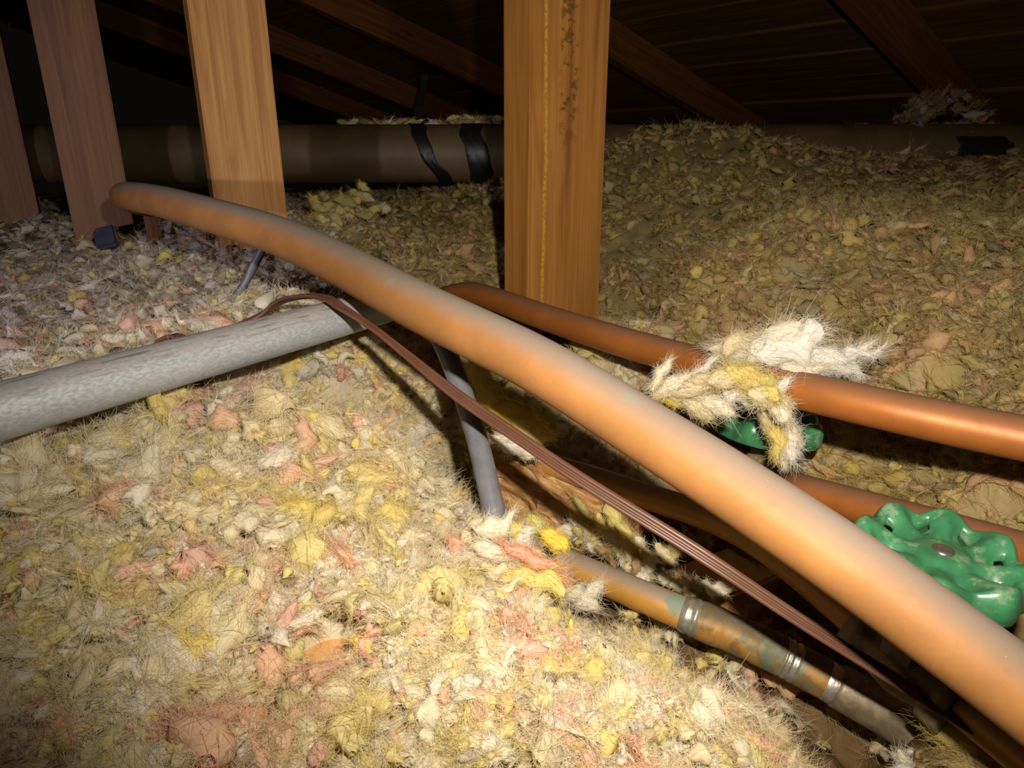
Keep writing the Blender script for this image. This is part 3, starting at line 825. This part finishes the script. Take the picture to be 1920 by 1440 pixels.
# ------------------------------------------------------------------ duct
dz = 1.36
dA, dB_ = Vector((-1.9, 1.38, .350)), Vector((2.2, 1.36, .352))
duct = link('duct', sweep([dA.lerp(dB_, k / 60) for k in range(61)], circle(.053, 48), name='duct'), DUCTM)
tag(duct, 'long brown round duct with black tape bands lying behind the posts', 'duct')
def tape(x0, x1, lean, label, rag=.004, a0=0, a1=2 * PI):
    n, m = 48, 10; V = []; F = []
    for i in range(n + 1):
        a = a0 + (a1 - a0) * i / n
        wob = rag * (math.sin(3 * a + x0 * 40) + .6 * math.sin(7 * a))
        sh = lean * (1 - math.sin(a)) * .5
        for j in range(m):
            x = x0 + (x1 - x0) * j / (m - 1) + sh + wob * (1 if j > m / 2 else .6)
            f = (x - dA.x) / (dB_.x - dA.x); c = dA.lerp(dB_, f)
            r = .0545 + .0008 * math.sin(j * 2.1 + i) * (0 < j < m - 1) - (.0025 if j in (0, m - 1) else 0)
            V.append((x, c.y - r * math.cos(a), c.z + r * math.sin(a)))
    for i in range(n):
        for j in range(m - 1): F.append((i * m + j, i * m + j + 1, (i + 1) * m + j + 1, (i + 1) * m + j))
    me = bpy.data.meshes.new('tape_band'); me.from_pydata(V, [], F); 
    for p in me.polygons: p.use_smooth = True
    o = link('tape_band', me, TAPE, duct); tag(o, label); return o
tape(-.195, -.165, .055, 'narrow black tape band')
tape(-.098, -.052, .020, 'wide black tape band')
tape(.80, .90, .0, 'ragged black tape patch', .012, -1.3, .6)

# hanger strap from the rafter to the duct
o = link('hanger_strap', sweep([at(797, 140, 2.15), at(794, 165, 2.1), at(786, 200, 2.0), at(778, 250, 1.9)], [(-.012, -.0012), (.012, -.0012), (.012, .0012), (-.012, .0012)], name='hanger_strap', smooth=False), STRAP)
tag(o, 'thin grey hanger strap above the duct tape bands', 'strap')

# scrap at the foot of the brown post
o = link('plastic_scrap', box_mesh('plastic_scrap', .030, .036, .010, .004), BLUE)
frame(o, at(178, 450, .95) , Vector((.9, .3, .2)), Vector((0, -.8, .6)))
tag(o, 'dark blue plastic scrap at the foot of the brown left post', 'scrap')

# ------------------------------------------------------------------ wool lying on things
def c(x, k=1.0): return tuple(min(.9, v * k) for v in x)
za = .415
specs = [sp(1480, 655, za - .02, 135, 78, -18, WHITE, .1, .5), sp(1450, 640, za - .015, 120, 60, -35, PALE), sp(1530, 668, za - .02, 120, 40, 12, WHITE), sp(1590, 668, za - .02, 115, 20, -24, WHITE, .05),
         sp(1585, 690, za - .02, 75, 26, 10, WHITE), sp(1605, 662, za - .02, 70, 12, -32, WHITE), sp(1400, 640, za, 120, 46, -8, c(CREAM, 1.0)), sp(1385, 660, za, 110, 50, 5, PALE), sp(1410, 712, za - .025, 125, 55, 22, YEL, .2),
         sp(1370, 705, za - .025, 110, 50, -15, CREAM), sp(1300, 722, za - .02, 120, 44, -12, CREAM), sp(1262, 722, za - .02, 80, 30, -30, PALE), sp(1238, 700, za - .02, 62, 16, -58, PALE), sp(1340, 758, za - .02, 90, 36, 25, PALE, .3), sp(1310, 765, za - .015, 70, 40, 30, c(CREAM, .9)),
         sp(1440, 745, za - .03, 90, 46, 15, CREAM), sp(1425, 728, za - .03, 90, 30, 40, YEL, .3), sp(1460, 765, za - .03, 60, 40, 70, PALE), sp(1452, 735, za - .03, 70, 18, -35, WHITE),
         sp(1320, 690, za - .02, 56, 8, -36, WHITE), sp(1256, 748, za - .01, 46, 22, 25, BRY), sp(1390, 745, za - .02, 90, 30, 10, WHITE), sp(1500, 690, za - .02, 80, 40, 10, PALE)]
clump('insulation_clump', 'cream and white wool clump draped over the upper rear copper pipe above valve', specs, None, fuzz=600)
specs = [sp(1478, 815, .40, 108, 34, 76, WHITE, .15), sp(1458, 815, .398, 85, 28, 80, YEL, -.1), sp(1445, 800, .40, 70, 22, 60, CREAM, .3), sp(1490, 830, .40, 70, 26, 95, PALE), sp(1470, 850, .40, 50, 26, 85, PALE), sp(1466, 775, .405, 50, 30, 70, PALE)]
clump('insulation_clump', 'small white and yellow wool lump hanging in front of rear green handwheel', specs, None, fuzz=700)

specs = []
cl = [CREAM, PALE, CREAM, YEL, WHITE, CREAM, PALE, YEL]
for k in range(46):
    a = random.uniform(0, 2 * PI); r = math.sqrt(random.random())
    specs.append(sp(940 + 95 * r * math.cos(a), 1065 + 85 * r * math.sin(a), .362 - .028 * (1 - r * r) + random.uniform(-.006, .006), random.uniform(35, 85), random.uniform(18, 42), random.uniform(-70, 70), random.choice(cl), random.uniform(-.3, .4)))
specs += [sp(995, 1048, 0.328, 130, 30, 24, PINK, .1), sp(1035, 1082, 0.330, 70, 28, 20, PINK), sp(1000, 1085, 0.326, 130, 46, 12, c(YEL, 1.05), .1), sp(940, 1075, 0.328, 90, 40, 5, CREAM), sp(1040, 1012, 0.338, 66, 40, 35, BRY, .2), sp(1005, 985, 0.353, 60, 40, 60, OLIVE, .2),
          sp(930, 990, 0.340, 90, 50, -20, PALE, .2), sp(885, 1000, 0.348, 70, 44, -50, CREAM, .3), sp(865, 1040, 0.343, 90, 40, 60, PINK), sp(862, 1050, 0.330, 100, 8, 20, WHITE), sp(880, 1085, 0.338, 80, 38, -30, YEL), sp(800, 1075, 0.348, 70, 40, 70, PINK),
          sp(1090, 1120, 0.363, 85, 46, 30, c(PALE, .9), .3), sp(1110, 1110, 0.363, 60, 30, -40, c(PALE, .9)), sp(985, 1165, 0.343, 80, 44, -20, WHITE, .2), sp(960, 1120, 0.330, 100, 34, -28, PINK), sp(1010, 1130, 0.333, 90, 30, -15, CREAM), sp(925, 1035, 0.328, 80, 40, 20, PALE)]
clump('insulation_clump', 'fluffy yellow and pink wool clump wrapped round the foot of dark grey cable', specs, None, fuzz=420)

# heap at the foot of the right rafter, fluff on the duct
specs = []
for k in range(60):
    a = random.uniform(0, 2 * PI); r = math.sqrt(random.random())
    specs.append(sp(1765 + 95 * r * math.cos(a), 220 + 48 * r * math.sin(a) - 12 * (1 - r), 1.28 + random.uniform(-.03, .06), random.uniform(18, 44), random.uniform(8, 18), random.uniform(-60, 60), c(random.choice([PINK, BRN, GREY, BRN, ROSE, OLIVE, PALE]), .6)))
clump('insulation_clump', 'dim pinkish wool heap at the foot of the right roof rafter', specs, None, fuzz=90, frad=.00022)
for (x0, x1, lab, hgt) in [(640, 830, 'thin yellow wool fluff lying along the top of duct', 6), (850, 945, 'greenish wool tuft pile on the duct beside the front post', 14)]:
    specs = [sp(random.uniform(x0, x1), 234 - random.random() * hgt, 1.34 + random.uniform(-.03, .03), random.uniform(18, 40), random.uniform(7, 14), random.uniform(-30, 30), random.choice([OLIVE, YEL, BRN, PALE])) for k in range(28)]
    clump('insulation_clump', lab, specs, None, fuzz=70, frad=.00022)
specs = [sp(random.gauss(650, 32), random.gauss(388, 14), .98 + random.uniform(-.02, .02), random.uniform(22, 48), random.uniform(14, 26), random.uniform(-60, 60), random.choice([YEL, OLIVE, YEL, CREAM])) for k in range(34)]
clump('insulation_clump', 'yellow wool mound behind the big copper pipe, below the duct', specs, None, fuzz=90, frad=.00018)

# wool in the hollow
specs = []
for k in range(44):
    f = random.random()
    specs.append(sp(1075 + 270 * f + random.gauss(0, 14), 985 + 150 * f + random.gauss(0, 20), .455 - .045 * f + random.uniform(-.008, .008), random.uniform(28, 70), random.uniform(14, 32), random.uniform(0, 110), random.choice([CREAM, OLIVE, YEL, PALE, PALE, BRN]), random.uniform(-.2, .3)))
specs += [sp(1150, 970, .445, 90, 34, 70, YEL, .1), sp(1175, 1010, .435, 80, 36, 75, YEL), sp(1095, 960, .46, 70, 18, 65, OLIVE)]
clump('insulation_clump', 'cream and yellow wool strip between the lower copper pipe and brown cable', specs, None, fuzz=220)
specs = [sp(960, 775, .465, 120, 62, 25, BRY, .1), sp(925, 745, .47, 90, 50, 60, BRY), sp(990, 810, .455, 90, 50, 30, YEL), sp(905, 720, .475, 80, 34, 70, YEL), sp(1015, 790, .50, 70, 40, 40, OLIVE), sp(890, 690, .50, 60, 30, 70, OLIVE), sp(945, 785, .468, 70, 50, 40, BRY), sp(970, 800, .462, 80, 44, 20, YEL), sp(935, 760, .47, 70, 44, 60, YEL), sp(912, 735, .475, 60, 40, 65, BRY), sp(900, 708, .485, 60, 34, 70, YEL), sp(1000, 800, .475, 70, 40, 30, YEL)]
clump('insulation_clump', 'bright yellow wool tuft right of the dark grey cable, above the brown cable', specs, None, fuzz=420)
specs = [sp(1700, 1432, .335, 60, 30, 60, PALE, .2), sp(1732, 1418, .335, 56, 18, 20, WHITE), sp(1690, 1425, .338, 40, 16, 35, PALE), sp(1758, 1428, .335, 50, 18, -20, CREAM), sp(1708, 1446, .33, 60, 30, 10, WHITE)]
clump('insulation_clump', 'small pale wool wisp under the dusty brass fitting near the bottom right', specs, None, fuzz=260)
specs = [sp(975, 838, .45, 80, 34, 15, WHITE), sp(948, 826, .45, 64, 30, 10, PALE), sp(985, 848, .448, 50, 20, 30, PALE)]
clump('insulation_clump', 'small white wool tuft under the brown cable, just right of dark grey cable', specs, None, fuzz=420)
